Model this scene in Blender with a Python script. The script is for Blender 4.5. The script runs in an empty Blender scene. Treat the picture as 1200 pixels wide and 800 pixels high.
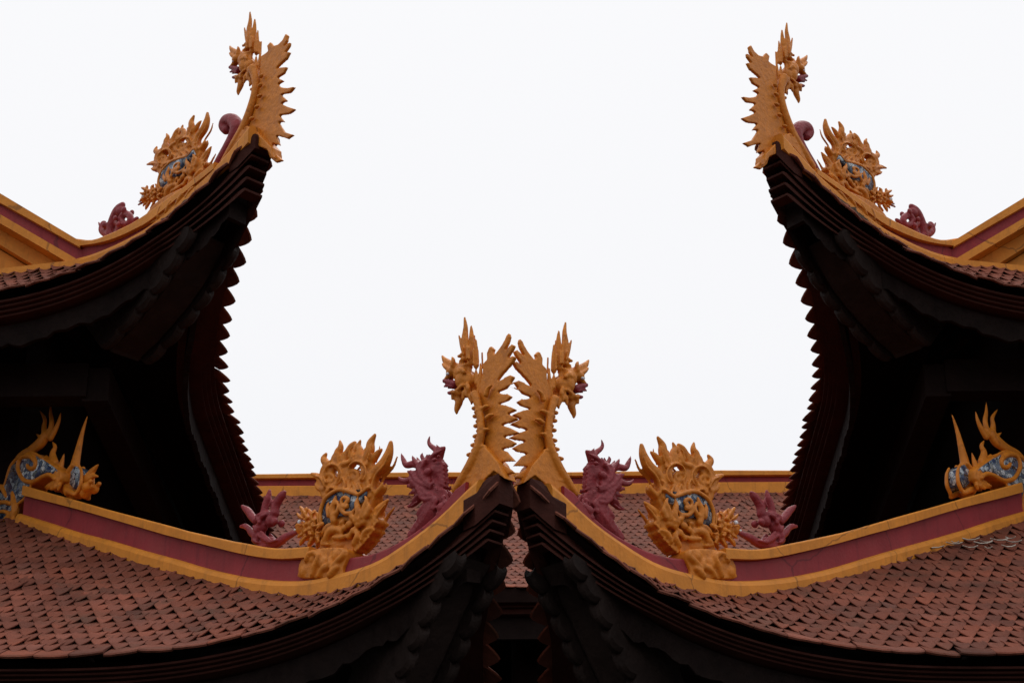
import bpy, bmesh, math, random
import numpy as np
from mathutils import Vector
random.seed(7); rng = np.random.default_rng(7)
SC = bpy.context.scene
COL = SC.collection
UP = 1.6                                    # eye height above the courtyard

# ------------------------------------------------------------------ camera
TH, FPX, PSI = math.radians(25.14), 2567.9, math.radians(1.053)
EYE = np.array([0, 0, UP])
cd = bpy.data.cameras.new('camera'); cam = bpy.data.objects.new('camera', cd); COL.objects.link(cam)
cd.sensor_width = 36; cd.lens = FPX / 1200 * 36
cd.clip_start = .1; cd.clip_end = 4000
cam.location = EYE; cam.rotation_euler = (math.pi/2 + TH, 0, PSI)
SC.camera = cam

# ------------------------------------------------------------------ materials
def mat(name, base, rough=.7, vary=.25, scale=6, stain=None, stain_amt=.0, bump=.15, bscale=60, tint=False, spec=.3, stain_scale=3.5, streak=0, crack=False):
    m = bpy.data.materials.new(name); m.use_nodes = True
    nt = m.node_tree; N = nt.nodes; L = nt.links
    b = N['Principled BSDF']; b.inputs['Roughness'].default_value = rough
    b.inputs['Specular IOR Level'].default_value = spec
    tc = N.new('ShaderNodeTexCoord')
    n1 = N.new('ShaderNodeTexNoise'); n1.inputs['Scale'].default_value = scale; n1.inputs['Detail'].default_value = 8
    n1.inputs['Roughness'].default_value = .65
    L.new(tc.outputs['Object'], n1.inputs['Vector'])
    mr = N.new('ShaderNodeMapRange'); mr.inputs[1].default_value = .3; mr.inputs[2].default_value = .7
    mr.inputs[3].default_value = 1 - vary; mr.inputs[4].default_value = 1 + vary
    L.new(n1.outputs['Fac'], mr.inputs[0])
    mul = N.new('ShaderNodeMix'); mul.data_type = 'RGBA'; mul.blend_type = 'MULTIPLY'; mul.inputs[0].default_value = 1
    mul.inputs[6].default_value = (*base, 1); L.new(mr.outputs[0], mul.inputs[7])
    out = mul.outputs[2]
    if tint:
        at = N.new('ShaderNodeAttribute'); at.attribute_name = 'tint'
        m2 = N.new('ShaderNodeMix'); m2.data_type = 'RGBA'; m2.blend_type = 'MULTIPLY'; m2.inputs[0].default_value = 1
        L.new(out, m2.inputs[6]); L.new(at.outputs['Color'], m2.inputs[7]); out = m2.outputs[2]
    if stain:
        n2 = N.new('ShaderNodeTexNoise'); n2.inputs['Scale'].default_value = stain_scale; n2.inputs['Detail'].default_value = 10
        n2.inputs['Roughness'].default_value = .75; n2.inputs['Distortion'].default_value = .6
        L.new(tc.outputs['Object'], n2.inputs['Vector'])
        m3r = N.new('ShaderNodeMapRange'); m3r.inputs[1].default_value = .5; m3r.inputs[2].default_value = .72
        m3r.inputs[3].default_value = 0; m3r.inputs[4].default_value = stain_amt
        L.new(n2.outputs['Fac'], m3r.inputs[0])
        m3 = N.new('ShaderNodeMix'); m3.data_type = 'RGBA'
        L.new(m3r.outputs[0], m3.inputs[0]); L.new(out, m3.inputs[6]); m3.inputs[7].default_value = (*stain, 1)
        out = m3.outputs[2]
    if streak:
        mp = N.new('ShaderNodeMapping'); mp.inputs['Scale'].default_value = (11, 11, 1.6); L.new(tc.outputs['Object'], mp.inputs[0])
        n4 = N.new('ShaderNodeTexNoise'); n4.inputs['Scale'].default_value = 1.6; n4.inputs['Detail'].default_value = 7; n4.inputs['Roughness'].default_value = .7
        L.new(mp.outputs[0], n4.inputs['Vector'])
        r4 = N.new('ShaderNodeMapRange'); r4.inputs[1].default_value = .52; r4.inputs[2].default_value = .75; r4.inputs[4].default_value = streak
        L.new(n4.outputs['Fac'], r4.inputs[0])
        m4 = N.new('ShaderNodeMix'); m4.data_type = 'RGBA'; L.new(r4.outputs[0], m4.inputs[0]); L.new(out, m4.inputs[6])
        m4.inputs[7].default_value = (base[0]*.38, base[1]*.38, base[2]*.6, 1); out = m4.outputs[2]
    if crack:
        dn = N.new('ShaderNodeTexNoise'); dn.inputs['Scale'].default_value = 5; dn.inputs['Detail'].default_value = 5; L.new(tc.outputs['Object'], dn.inputs['Vector'])
        ad = N.new('ShaderNodeMix'); ad.data_type = 'VECTOR'; ad.inputs[0].default_value = .12; L.new(tc.outputs['Object'], ad.inputs[4]); L.new(dn.outputs['Color'], ad.inputs[5])
        vo = N.new('ShaderNodeTexVoronoi'); vo.feature = 'DISTANCE_TO_EDGE'; vo.inputs['Scale'].default_value = 1.05; L.new(ad.outputs[1], vo.inputs['Vector'])
        lt_ = N.new('ShaderNodeMapRange'); lt_.inputs[1].default_value = .002; lt_.inputs[2].default_value = .006; lt_.inputs[3].default_value = .5; lt_.inputs[4].default_value = 0
        L.new(vo.outputs['Distance'], lt_.inputs[0])
        m5 = N.new('ShaderNodeMix'); m5.data_type = 'RGBA'; L.new(lt_.outputs[0], m5.inputs[0]); L.new(out, m5.inputs[6]); m5.inputs[7].default_value = (base[0]*.15, base[1]*.15, base[2]*.3, 1); out = m5.outputs[2]
    L.new(out, b.inputs['Base Color'])
    n3 = N.new('ShaderNodeTexNoise'); n3.inputs['Scale'].default_value = bscale; n3.inputs['Detail'].default_value = 6
    L.new(tc.outputs['Object'], n3.inputs['Vector'])
    bp = N.new('ShaderNodeBump'); bp.inputs['Strength'].default_value = bump; bp.inputs['Distance'].default_value = .02
    L.new(n3.outputs['Fac'], bp.inputs['Height']); L.new(bp.outputs[0], b.inputs['Normal'])
    return m

M = {}
M['gold'] = mat('ochre_paint', (.64, .228, .022), .6, .14, 5, (.44, .145, .012), .5, .15, 45, streak=.5, crack=True)
M['goldfig'] = mat('ochre_figure_paint', (.60, .19, .0125), .5, .2, 9, (.22, .06, .007), .75, .3, 38, stain_scale=9)
M['maroon'] = mat('maroon_paint', (.27, .024, .029), .6, .16, 5, (.24, .075, .06), .25, .15, 50, streak=.5, crack=True)
M['maroonfig'] = mat('maroon_figure_paint', (.25, .027, .034), .5, .25, 9, (.07, .010, .014), .6, .4, 40, stain_scale=9)
M['tile'] = mat('terracotta_tile', (.160, .049, .030), .88, .32, 2.6, (.075, .042, .028), .8, .3, 70, tint=True, spec=.12)
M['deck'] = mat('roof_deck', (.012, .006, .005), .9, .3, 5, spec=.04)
M['course'] = mat('eave_brick', (.046, .014, .010), .75, .3, 5, (.030, .012, .009), .6, .3, 40, spec=.07)
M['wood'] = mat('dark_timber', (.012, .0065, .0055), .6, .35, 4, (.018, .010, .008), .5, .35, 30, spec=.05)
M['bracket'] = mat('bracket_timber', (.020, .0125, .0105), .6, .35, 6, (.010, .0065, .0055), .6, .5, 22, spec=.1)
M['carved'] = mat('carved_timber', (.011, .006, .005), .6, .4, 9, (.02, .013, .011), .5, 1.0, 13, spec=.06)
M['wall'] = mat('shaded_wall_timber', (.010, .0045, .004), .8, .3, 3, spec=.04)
M['mortar'] = mat('old_mortar', (.10, .068, .046), .95, .6, 30, (.03, .018, .013), .8, .5, 60, stain_scale=14)
M['litter'] = mat('dry_litter', (.36, .31, .26), .9, .4, 40)
M['vent'] = mat('grey_shutter', (.06, .06, .062), .6, .2, 6)
M['white'] = mat('white_enamel', (.7, .7, .72), .35, .05, 20)
M['black'] = mat('black_enamel', (.012, .012, .014), .3, .1, 20)
M['ground'] = mat('courtyard_paving', (.055, .05, .046), .9, .25, 1.5, (.03, .028, .025), .5, .3, 8)

def mosaic():
    m = bpy.data.materials.new('porcelain_mosaic'); m.use_nodes = True
    nt = m.node_tree; N = nt.nodes; L = nt.links; b = N['Principled BSDF']
    b.inputs['Roughness'].default_value = .25
    tc = N.new('ShaderNodeTexCoord')
    v = N.new('ShaderNodeTexVoronoi'); v.inputs['Scale'].default_value = 32
    v2 = N.new('ShaderNodeTexVoronoi'); v2.feature = 'DISTANCE_TO_EDGE'; v2.inputs['Scale'].default_value = 32
    L.new(tc.outputs['Object'], v.inputs['Vector']); L.new(tc.outputs['Object'], v2.inputs['Vector'])
    sep = N.new('ShaderNodeSeparateColor'); L.new(v.outputs['Color'], sep.inputs[0])
    cr = N.new('ShaderNodeValToRGB'); cr.color_ramp.interpolation = 'CONSTANT'
    e = cr.color_ramp.elements
    e[0].position = 0; e[0].color = (.10, .13, .18, 1)
    e[1].position = .25; e[1].color = (.42, .46, .49, 1)
    for p, c in ((.45, (.035, .05, .11, 1)), (.62, (.62, .62, .60, 1)), (.75, (.16, .20, .25, 1)), (.9, (.25, .26, .25, 1))):
        q = e.new(p); q.color = c
    L.new(sep.outputs[0], cr.inputs[0])
    n = N.new('ShaderNodeTexNoise'); n.inputs['Scale'].default_value = 90; L.new(tc.outputs['Object'], n.inputs['Vector'])
    ra = N.new('ShaderNodeMapRange'); ra.inputs[1].default_value = .52; ra.inputs[2].default_value = .6; ra.inputs[4].default_value = .7
    L.new(n.outputs['Fac'], ra.inputs[0])
    mx0 = N.new('ShaderNodeMix'); mx0.data_type = 'RGBA'; L.new(ra.outputs[0], mx0.inputs[0]); L.new(cr.outputs[0], mx0.inputs[6]); mx0.inputs[7].default_value = (.04, .06, .14, 1)
    lt = N.new('ShaderNodeMath'); lt.operation = 'LESS_THAN'; lt.inputs[1].default_value = .04; L.new(v2.outputs['Distance'], lt.inputs[0])
    mx = N.new('ShaderNodeMix'); mx.data_type = 'RGBA'; L.new(lt.outputs[0], mx.inputs[0]); L.new(mx0.outputs[2], mx.inputs[6]); mx.inputs[7].default_value = (.03, .028, .025, 1)
    L.new(mx.outputs[2], b.inputs['Base Color'])
    return m
M['mosaic'] = mosaic()

# ------------------------------------------------------------------ object helpers
def link(o, parent=None):
    COL.objects.link(o)
    if parent is not None: o.parent = parent
    return o
def base_of(o):
    p = np.zeros(3)
    while o is not None:
        p = p + np.array(o.location); o = o.parent
    return p
def thing(name, label, cat, loc, group=None):
    o = bpy.data.objects.new(name, None); o.location = loc; o.empty_display_size = .2; link(o)
    o['label'] = label; o['category'] = cat
    if group: o['group'] = group
    return o
def make(name, verts, faces, m, parent=None, smooth=False, tint=None):
    verts = np.asarray(verts, float) - base_of(parent)
    me = bpy.data.meshes.new(name); me.from_pydata(verts.tolist(), [], [list(f) for f in faces])
    me.materials.append(m)
    if smooth: me.polygons.foreach_set('use_smooth', [True]*len(me.polygons))
    if tint is not None:
        a = me.color_attributes.new('tint', 'FLOAT_COLOR', 'POINT'); a.data.foreach_set('color', np.asarray(tint, np.float32).ravel())
    me.update()
    return link(bpy.data.objects.new(name, me), parent)
def structure(o): o['kind'] = 'structure'; return o
class Acc:
    def __init__(s): s.v = []; s.f = []; s.n = 0
    def add(s, v, f):
        v = np.asarray(v, float); s.v.append(v); s.f += [[i + s.n for i in q] for q in f]; s.n += len(v)
    def box(s, c, h, ax=None):
        A = np.eye(3) if ax is None else np.asarray(ax, float)
        v = [np.asarray(c) + A.T @ (np.array([i, j, k]) * h) for i in (-1, 1) for j in (-1, 1) for k in (-1, 1)]
        s.add(v, [(0,1,3,2),(4,6,7,5),(0,4,5,1),(2,3,7,6),(0,2,6,4),(1,5,7,3)])
    def loft(s, rings, closed_ring=True, caps=True):
        n = len(rings[0]); v = np.concatenate(rings); f = []
        for i in range(len(rings)-1):
            for j in range(n if closed_ring else n-1):
                k = (j+1) % n
                f.append((i*n+j, i*n+k, (i+1)*n+k, (i+1)*n+j))
        if caps: f += [list(range(n))[::-1], [(len(rings)-1)*n+j for j in range(n)]]
        s.add(v, f)
    def out(s, name, m, parent=None, smooth=False):
        o = make(name, np.concatenate(s.v), s.f, m, parent, smooth)
        bm = bmesh.new(); bm.from_mesh(o.data); bmesh.ops.recalc_face_normals(bm, faces=bm.faces); bm.to_mesh(o.data); bm.free()
        return o
def smooth_curve(pts, step):
    pts = np.asarray(pts, float); o = []
    P = np.vstack([2*pts[0]-pts[1], pts, 2*pts[-1]-pts[-2]])
    for i in range(1, len(P)-2):
        k = max(2, int(np.linalg.norm(P[i+1][:2]-P[i][:2]) / step))
        for u in np.arange(k)/k:
            a, b, c, d = P[i-1], P[i], P[i+1], P[i+2]
            o.append(.5*((2*b)+(c-a)*u+(2*a-5*b+4*c-d)*u*u+(3*b-a-3*c+d)*u**3))
    o.append(P[-2]); return np.array(o)
def wob(n, amp, k=5):                      # hand-made unevenness
    c = rng.normal(0, amp, max(2, n//k + 2)); return np.interp(np.linspace(0, len(c)-1, n), np.arange(len(c)), c)

# ------------------------------------------------------------------ roof tiers
TW = .16                                   # width of one tile
def curve(aF, LF, pF, aR, LR, pR):
    w = np.linspace(0, 14, 8000)
    F = aF*(1-np.clip(1-w/LF, 1e-9, None)**pF); R = aR*(1-np.clip(1-w/LR, 1e-9, None)**pR)
    s = np.concatenate([[0], np.cumsum(np.sqrt(np.diff(w)**2+np.diff(F)**2+np.diff(R)**2))])/TW
    return w, F, R, s
CUR = {'upper': curve(.593, 2.207, 2.12, 1.067, 2.728, 3.278), 'lower': curve(.133, .792, 1.48, .871, 2.274, 2.788)}
CORNER = {('left','upper'): (-1.511, 10.962, 6.782+UP), ('left','lower'): (-.155, 9.527, 3.816+UP),
          ('right','upper'): (1.20, 11.462, 6.992+UP), ('right','lower'): (-.172, 9.633, 3.835+UP)}
# hip line of the tile surface, in metres from the corner: run along the diagonal, height
HIP = {'lower': [(0,-.02),(.05,-.035),(.11,-.085),(.186,-.14),(.312,-.208),(.457,-.271),(.632,-.312),(.828,-.314),(1.052,-.275),(1.267,-.188),(1.5,-.07),(1.87,.135),(2.17,.311),(2.489,.51),(2.83,.725),(3.1,.90),(3.4,1.1)],
       'upper': [(0,-.1),(.1,-.19),(.189,-.25),(.392,-.362),(.632,-.435),(.875,-.489),(1.1,-.508),(1.28,-.495),(1.42,-.46),(1.6,-.38)]}
BAND = {'lower': [(0,.04),(.05,.02),(.11,-.015),(.175,-.05),(.314,-.135),(.459,-.195),(.634,-.241),(.831,-.232),(1.056,-.195),(1.323,-.09),(1.6,.055),(1.876,.22),(2.498,.597),(3.06,.94)],
        'upper': [(.05,-.08),(.189,-.18),(.396,-.31),(.62,-.385),(.844,-.445),(1.0,-.452),(1.139,-.442),(1.3,-.415),(1.45,-.37)]}
CAPB = {'lower': [(1.0,-.10),(1.2,-.035),(1.436,.085),(1.886,.348),(2.466,.706),(3.02,1.035)],
        'upper': [(.40,-.335),(.586,-.372),(.829,-.43),(.95,-.432),(1.178,-.40),(1.45,-.295)]}
CAPT = {'lower': [(1.0,-.04),(1.2,.02),(1.402,.13),(1.699,.292),(1.891,.41),(2.239,.622),(3.02,1.10)],
        'upper': [(.40,-.285),(.586,-.322),(.829,-.362),(1.032,-.368),(1.271,-.335),(1.46,-.225)]}
MTOP = [(.16,.0),(.259,-.034),(.343,-.118),(.472,-.175),(.648,-.20),(.832,-.165),(1.02,-.10)]
TWALL = {'lower': 3.12, 'upper': 1.42}
NOSE = {'lower': .75, 'upper': 2.0}
class Tier:
    def __init__(s, side, level):
        s.level = level; s.m = 1 if side == 'left' else -1; s.C = np.array(CORNER[side, level]); s.w, s.F, s.R, s.s = CUR[level]
        h = smooth_curve(HIP[level], .03); s.ht, s.hz = h[:,0], h[:,1]; s.tw = TWALL[level]; s.n0 = NOSE[level]
    def eave(s, n): return np.interp(n, s.s, s.w), np.interp(n, s.s, s.F), np.interp(n, s.s, s.R)
    def vtop(s, n):
        w, F, R = s.eave(n); return np.maximum(np.minimum(w, s.tw)-F, 1e-4)
    def S(s, side, n, v):                  # point of the tile surface above eave station n, v metres in from the eave
        w, F, R = s.eave(n); vt = s.vtop(n)
        sag = 0 if s.level == 'lower' else .085*np.clip((w-s.tw)/.6, 0, 1)
        zt = np.interp(np.minimum(w, s.tw), s.ht, s.hz)-sag
        x = v/np.maximum(vt-(.055 if s.level == 'lower' else .095), .62*vt); g = x*(.9+.1*x)          # reaches the hip line at the face of the ridge
        z = np.minimum(-R+(zt+R)*g, zt-(.016 if s.level == 'lower' else .0))
        a = s.C[0]-s.m*(F+v if side else w); b = s.C[1]+(w if side else F+v)
        return np.stack([a+0*z, b+0*z, s.C[2]+z], -1)
    def D(s, t, z, off=0):                 # point in the vertical plane of the hip
        t, z = np.asarray(t, float), np.asarray(z, float); r = off/2**.5
        return np.stack([s.C[0]-s.m*(t+r), s.C[1]+t-r, s.C[2]+z], -1)
    def path(s, nmax_f, nmax_s, o, dz, dn=.5, amp=1):      # eave line round the corner, moved inward by o and down by dz
        P = []
        for side, nm in ((1, nmax_s), (0, nmax_f)):
            n = np.arange(s.n0, nm, dn); w, F, R = s.eave(n); w0 = w[0]
            k = np.clip(1-(w-w0)/.6, 0, 1)
            oe = o*(1-.6*k*amp) if o > 0 else o+0*k
            u = w+oe*k; q = F+oe
            a = np.stack([s.C[0]-s.m*(q if side else u), s.C[1]+(u if side else q), s.C[2]-R-dz*(1+amp*(1.9 if s.level == 'lower' else 2.5)*k)], -1)
            P.append(a[::-1] if side else a)
        return np.concatenate(P)

def tiles(t, side, nmax, name, parent, pitch=.112, vmax=99, fw=.5):
    V = []; Fc = []; T = []; k0 = 0
    xs = np.linspace(-.5, .5, 7); ax = np.abs(xs*2)
    nb = len(xs)
    row = 0
    while row*pitch < min(vmax, 5):
        v0 = row*pitch
        eav = row == 0; wd = 1. if eav else fw
        n = np.arange(math.ceil(t.n0-.2)+(1 if t.level == 'upper' and side == 0 else 0)+(.5*wd if row % 2 else 0), nmax, wd)
        n = n[t.vtop(n)+.02 > v0]
        if len(n) == 0: break
        vv = np.minimum(v0, t.vtop(n)); e = .02
        P = t.S(side, n, vv); A = t.S(side, n+e, vv)-t.S(side, n-e, vv); B = t.S(side, n, vv+e)-t.S(side, n, vv)
        A /= np.linalg.norm(A, axis=1)[:,None]; B /= np.linalg.norm(B, axis=1)[:,None]
        Cn = np.cross(A, B); Cn /= np.linalg.norm(Cn, axis=1)[:,None]; Cn *= np.sign(Cn[:,2])[:,None]
        K = len(n); J = rng.normal(0, 1, (K, 5))
        th = .015 if eav else .009
        front = -.005+(.062*ax**1.5 if eav else .092*ax)-(.03 if eav else 0)             # pointed lower edge
        lift0 = .020+.008*(1-ax) if eav else .012+.008*ax**2
        mid = front+.05; ln = np.minimum(pitch*2.0, np.maximum(t.vtop(n)-vv-.02, .02))[:,None]*1.12
        J[:,2] += (rng.random(K) < .006)*4; J[:,1] += (rng.random(K) < .006)*-5       # a few slipped or lifted tiles
        rows = []
        for (y, z) in ((front+.006, lift0-th), (front, lift0-th*.35), (front+.012, lift0), (mid, (.018+.005*(1-ax)) if eav else .013+.004*ax), (None, np.full(nb, .004))):
            X = xs*TW*wd*.985
            tw_ = J[:,0,None]*.035
            y = np.minimum(y[None], ln*.9) if y is not None else ln+np.zeros((1, nb))
            yy = y+J[:,1,None]*.006+X[None]*tw_; zz = z[None]+J[:,2,None]*.0025+X[None]*J[:,3,None]*.06
            rows.append(P[:,None]+A[:,None]*X[None,:,None]+B[:,None]*yy[...,None]+Cn[:,None]*zz[...,None])
        Q = np.stack(rows, 1)                                       # K,5,nb,3
        V.append(Q.reshape(-1, 3)); nr = 5
        idx = k0+np.arange(K*nr*nb).reshape(K, nr, nb)
        f = np.stack([idx[:,:-1,:-1], idx[:,:-1,1:], idx[:,1:,1:], idx[:,1:,:-1]], -1).reshape(-1, 4)
        Fc.append(f)
        under = np.stack([idx[:,0,1:], idx[:,0,:-1], idx[:,4,:-1], idx[:,4,1:]], -1).reshape(-1, 4); Fc.append(under)
        for c in (0, nb-1):                                          # the two side walls of each tile
            Fc.append(np.stack([idx[:,0,c], idx[:,1,c], idx[:,2,c], idx[:,3,c]], -1)); Fc.append(np.stack([idx[:,0,c], idx[:,3,c], idx[:,4,c], idx[:,4,c]], -1)[:, :3])
        br = np.clip(1+.14*J[:,4], .6, 1.4); hue = rng.normal(0, .05, K)
        T.append(np.repeat(np.stack([br*(1+hue), br, br*(1-hue), np.ones(K)], -1), nr*nb, 0))
        k0 += K*nr*nb; row += 1
    faces = [q.tolist() for a in Fc for q in a]
    return make(name, np.concatenate(V), faces, M['tile'], parent, False, np.concatenate(T))

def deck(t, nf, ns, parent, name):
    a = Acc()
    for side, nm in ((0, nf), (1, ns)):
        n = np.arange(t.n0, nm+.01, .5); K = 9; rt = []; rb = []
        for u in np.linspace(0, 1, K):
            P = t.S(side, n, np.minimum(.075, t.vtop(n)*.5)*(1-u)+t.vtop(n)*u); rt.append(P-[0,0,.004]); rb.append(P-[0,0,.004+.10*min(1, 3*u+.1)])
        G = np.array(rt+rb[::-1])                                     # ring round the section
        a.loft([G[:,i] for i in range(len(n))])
    return a.out(name, M['deck'], parent)

def strip(path_o, path_i, th, dzw=None):
    """closed band between an outer and an inner line, th thick"""
    a = Acc(); up = np.array([0,0,th])
    rings = [np.array([o, o+up*.8, o+up+ (i-o)*.12, i+up, i]) for o, i in zip(path_o, path_i)]
    a.loft(rings); return a
def prism(t, top, bot, half, name, m, parent, t0, t1, embed=0, step=.05, ch=.012, wamp=.0025):
    T = np.arange(t0, t1+1e-6, step); T[-1] = t1
    A = smooth_curve(top, .02); B = smooth_curve(bot, .02)
    zt = np.interp(T, A[:,0], A[:,1])+wob(len(T), wamp); zb = np.interp(T, B[:,0], B[:,1])-embed+wob(len(T), wamp*.6)
    h = half+wob(len(T), wamp)
    rings = []
    for q, a_, b_, hh in zip(T, zt, zb, h):
        rings.append(np.array([t.D(q, b_, hh), t.D(q, a_-ch, hh), t.D(q, a_-ch*.3, hh-ch*.35), t.D(q, a_, hh-ch), t.D(q, a_, -hh+ch), t.D(q, a_-ch*.3, -hh+ch*.35), t.D(q, a_-ch, -hh), t.D(q, b_, -hh)]))
    a = Acc(); a.loft(rings); return a.out(name, m, parent)

def lobed_bracket(t, prof, half, name, parent, deep=.5):
    """corner cantilever bracket: a beam in the plane of the hip whose lower edge is cut into rounded lobes"""
    P = np.asarray(prof, float)
    def line(amp):
        pts = []
        for i in range(len(P)-1):
            d = P[i+1]-P[i]; nrm = np.array([-d[1], d[0]])/np.linalg.norm(d)
            if nrm[1] > 0: nrm = -nrm
            for u in np.linspace(0, 1, 9)[:-1]: pts.append(P[i]+d*u+nrm*((amp*math.sin(math.pi*u)**.6 if 0 < u < 1 else 0)-.012*(amp == 0)))
        pts.append(P[-1]); return np.array(pts)
    def body(pts, h0, h1, nm, par):
        back = pts+np.array([.25, .42])*deep*1.2; back[:,1] = np.minimum(back[:,1], np.interp(back[:,0], t.ht, t.hz)-.17-half*.5)
        rings = [np.array([t.D(q[0], q[1]+.02, h1), t.D(b[0], b[1], h1), t.D(b[0], b[1], h0), t.D(q[0], q[1]+.02, h0), t.D(q[0], q[1], h0+.02), t.D(q[0], q[1], h1-.02)]) for q, b in zip(pts, back)]
        a = Acc(); a.loft(rings); return a.out(nm, M['bracket'], par)
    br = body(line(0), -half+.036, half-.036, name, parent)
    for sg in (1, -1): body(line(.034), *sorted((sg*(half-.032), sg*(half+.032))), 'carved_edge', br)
    return br

def fascia(t, nf, ns, o, z0, z1, parent):
    P0, P1, P2, P3 = (t.path(nf, ns, a_, b_, .25, .4) for a_, b_ in ((o, z0), (o, z1), (o+.035, z1), (o+.035, z0)))
    k = np.arange(len(P1)); wv = .022*np.abs(np.sin(k*.25*math.pi/.9))+.014*np.sin(k*.25*2.1)+.01*np.abs(np.sin(k*.25*math.pi*2.3))
    a = Acc(); a.loft([np.array([p0, p1-[0,0,w_], p2-[0,0,w_], p3]) for p0, p1, p2, p3, w_ in zip(P0, P1, P2, P3, wv)])
    return a.out('fascia_board', M['carved'], parent)

def build_tier(t, b, nf, ns, roofname):
    lv = t.level
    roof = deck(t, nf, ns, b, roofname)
    tiles(t, 0, nf, 'front_tiles', roof); tiles(t, 1, ns, 'side_tiles', roof)
    st = .015 if lv == 'lower' else .020
    for k in range(4):
        o = .045+.026*k; dz = .040+st*k
        a = strip(t.path(nf, ns, o, dz), t.path(nf, ns, o+.16, dz), st*.9)
        a.out('eave_course', M['course'], roof)
    a = strip(t.path(t.n0+1.5, t.n0+1.5, -.004, .028), t.path(t.n0+1.5, t.n0+1.5, .13, .028), .15 if lv == 'lower' else .10)
    a.out('corner_block', M['course'], roof)
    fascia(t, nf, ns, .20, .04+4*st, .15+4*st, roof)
    # soffit boards from the fascia in under the deck
    t1 = t.tw
    # hip ridge: ochre base band, maroon band, ochre cap
    ends = {'lower': (.12, 3.04), 'upper': (.17, 1.43)}[lv]
    prism(t, BAND[lv], HIP[lv], .093, 'ridge_base', M['gold'], roof, *ends, embed=.05, ch=.034)
    if lv == 'lower':
        lowm = [(a_, z-.03) for a_, z in BAND[lv]]
        top = MTOP+CAPB[lv][1:]
        prism(t, [(a_, z+.01) for a_, z in top], lowm, .062, 'ridge_band', M['maroon'], roof, .2, 3.02)
        prism(t, CAPT[lv], CAPB[lv], .093, 'ridge_cap', M['gold'], roof, 1.0, 3.0, ch=.01)
    else:
        lowm = [(a_, z-.03) for a_, z in BAND[lv]]
        prism(t, [(a_, z+.012) for a_, z in CAPB[lv]], lowm, .062, 'ridge_band', M['maroon'], roof, .42, 1.43)
        prism(t, CAPT[lv], CAPB[lv], .093, 'ridge_cap', M['gold'], roof, .40, 1.44, ch=.01)
    # rough mortar along the foot of the ridge
    T = np.arange(ends[0]+(.85 if lv == 'lower' else .3), ends[1]-.02, .011); hp = smooth_curve(HIP[lv], .02)
    z = np.interp(T, hp[:,0], hp[:,1])-.026+wob(len(T), .008, 3)+rng.normal(0, .002, len(T)); hw = .097+np.abs(wob(len(T), .009, 3)); hb = .097+np.abs(wob(len(T), .009, 3))
    a = Acc(); a.loft([np.array([t.D(q, z_-.09, h), t.D(q, z_, h), t.D(q, z_+.006, h-.015), t.D(q, z_+.006, .015-g_), t.D(q, z_, -g_), t.D(q, z_-.09, -g_)]) for q, z_, h, g_ in zip(T, z, hw, hb)])
    a.out('mortar_bed', M['mortar'], roof)
    return roof

# ------------------------------------------------------------------ pavilions
def unp_y(px, py, y):                      # where a sight line meets the vertical plane at depth y (used to survey the left gable)
    u = (px-600)/FPX; v = (400-py)/FPX; c, s = math.cos(TH), math.sin(TH)
    X, Y, Z = u, c-v*s, s+v*c
    d = np.array([X*math.cos(PSI)-Y*math.sin(PSI), X*math.sin(PSI)+Y*math.cos(PSI), Z])
    return EYE+d*(y/d[1])
def gable_frame():
    C = np.array(CORNER['left','upper']); y = C[1]+1.42-.09; out = {}
    for k, (p, q) in {'capt': ((6,230),(88,279)), 'capb': ((0,237.5),(87,286)), 'band': ((0,251),(90,303.5)), 'low': ((0,261.5),(77,306)),
                      'inner': ((0,279.5),(49.5,309.5)), 'sillt': ((0,315.5),(78,306.5)), 'sillb': ((0,322),(84,314)), 'vent': ((0,305),(10.5,312))}.items():
        a = unp_y(*p, y)-C; b = unp_y(*q, y)-C
        s = (b[2]-a[2])/(b[0]-a[0]); out[k] = (s, b[2]-s*b[0])          # z = s*x + c, x measured from the corner
    return out
GF = gable_frame(); HALF = 2.75
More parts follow.
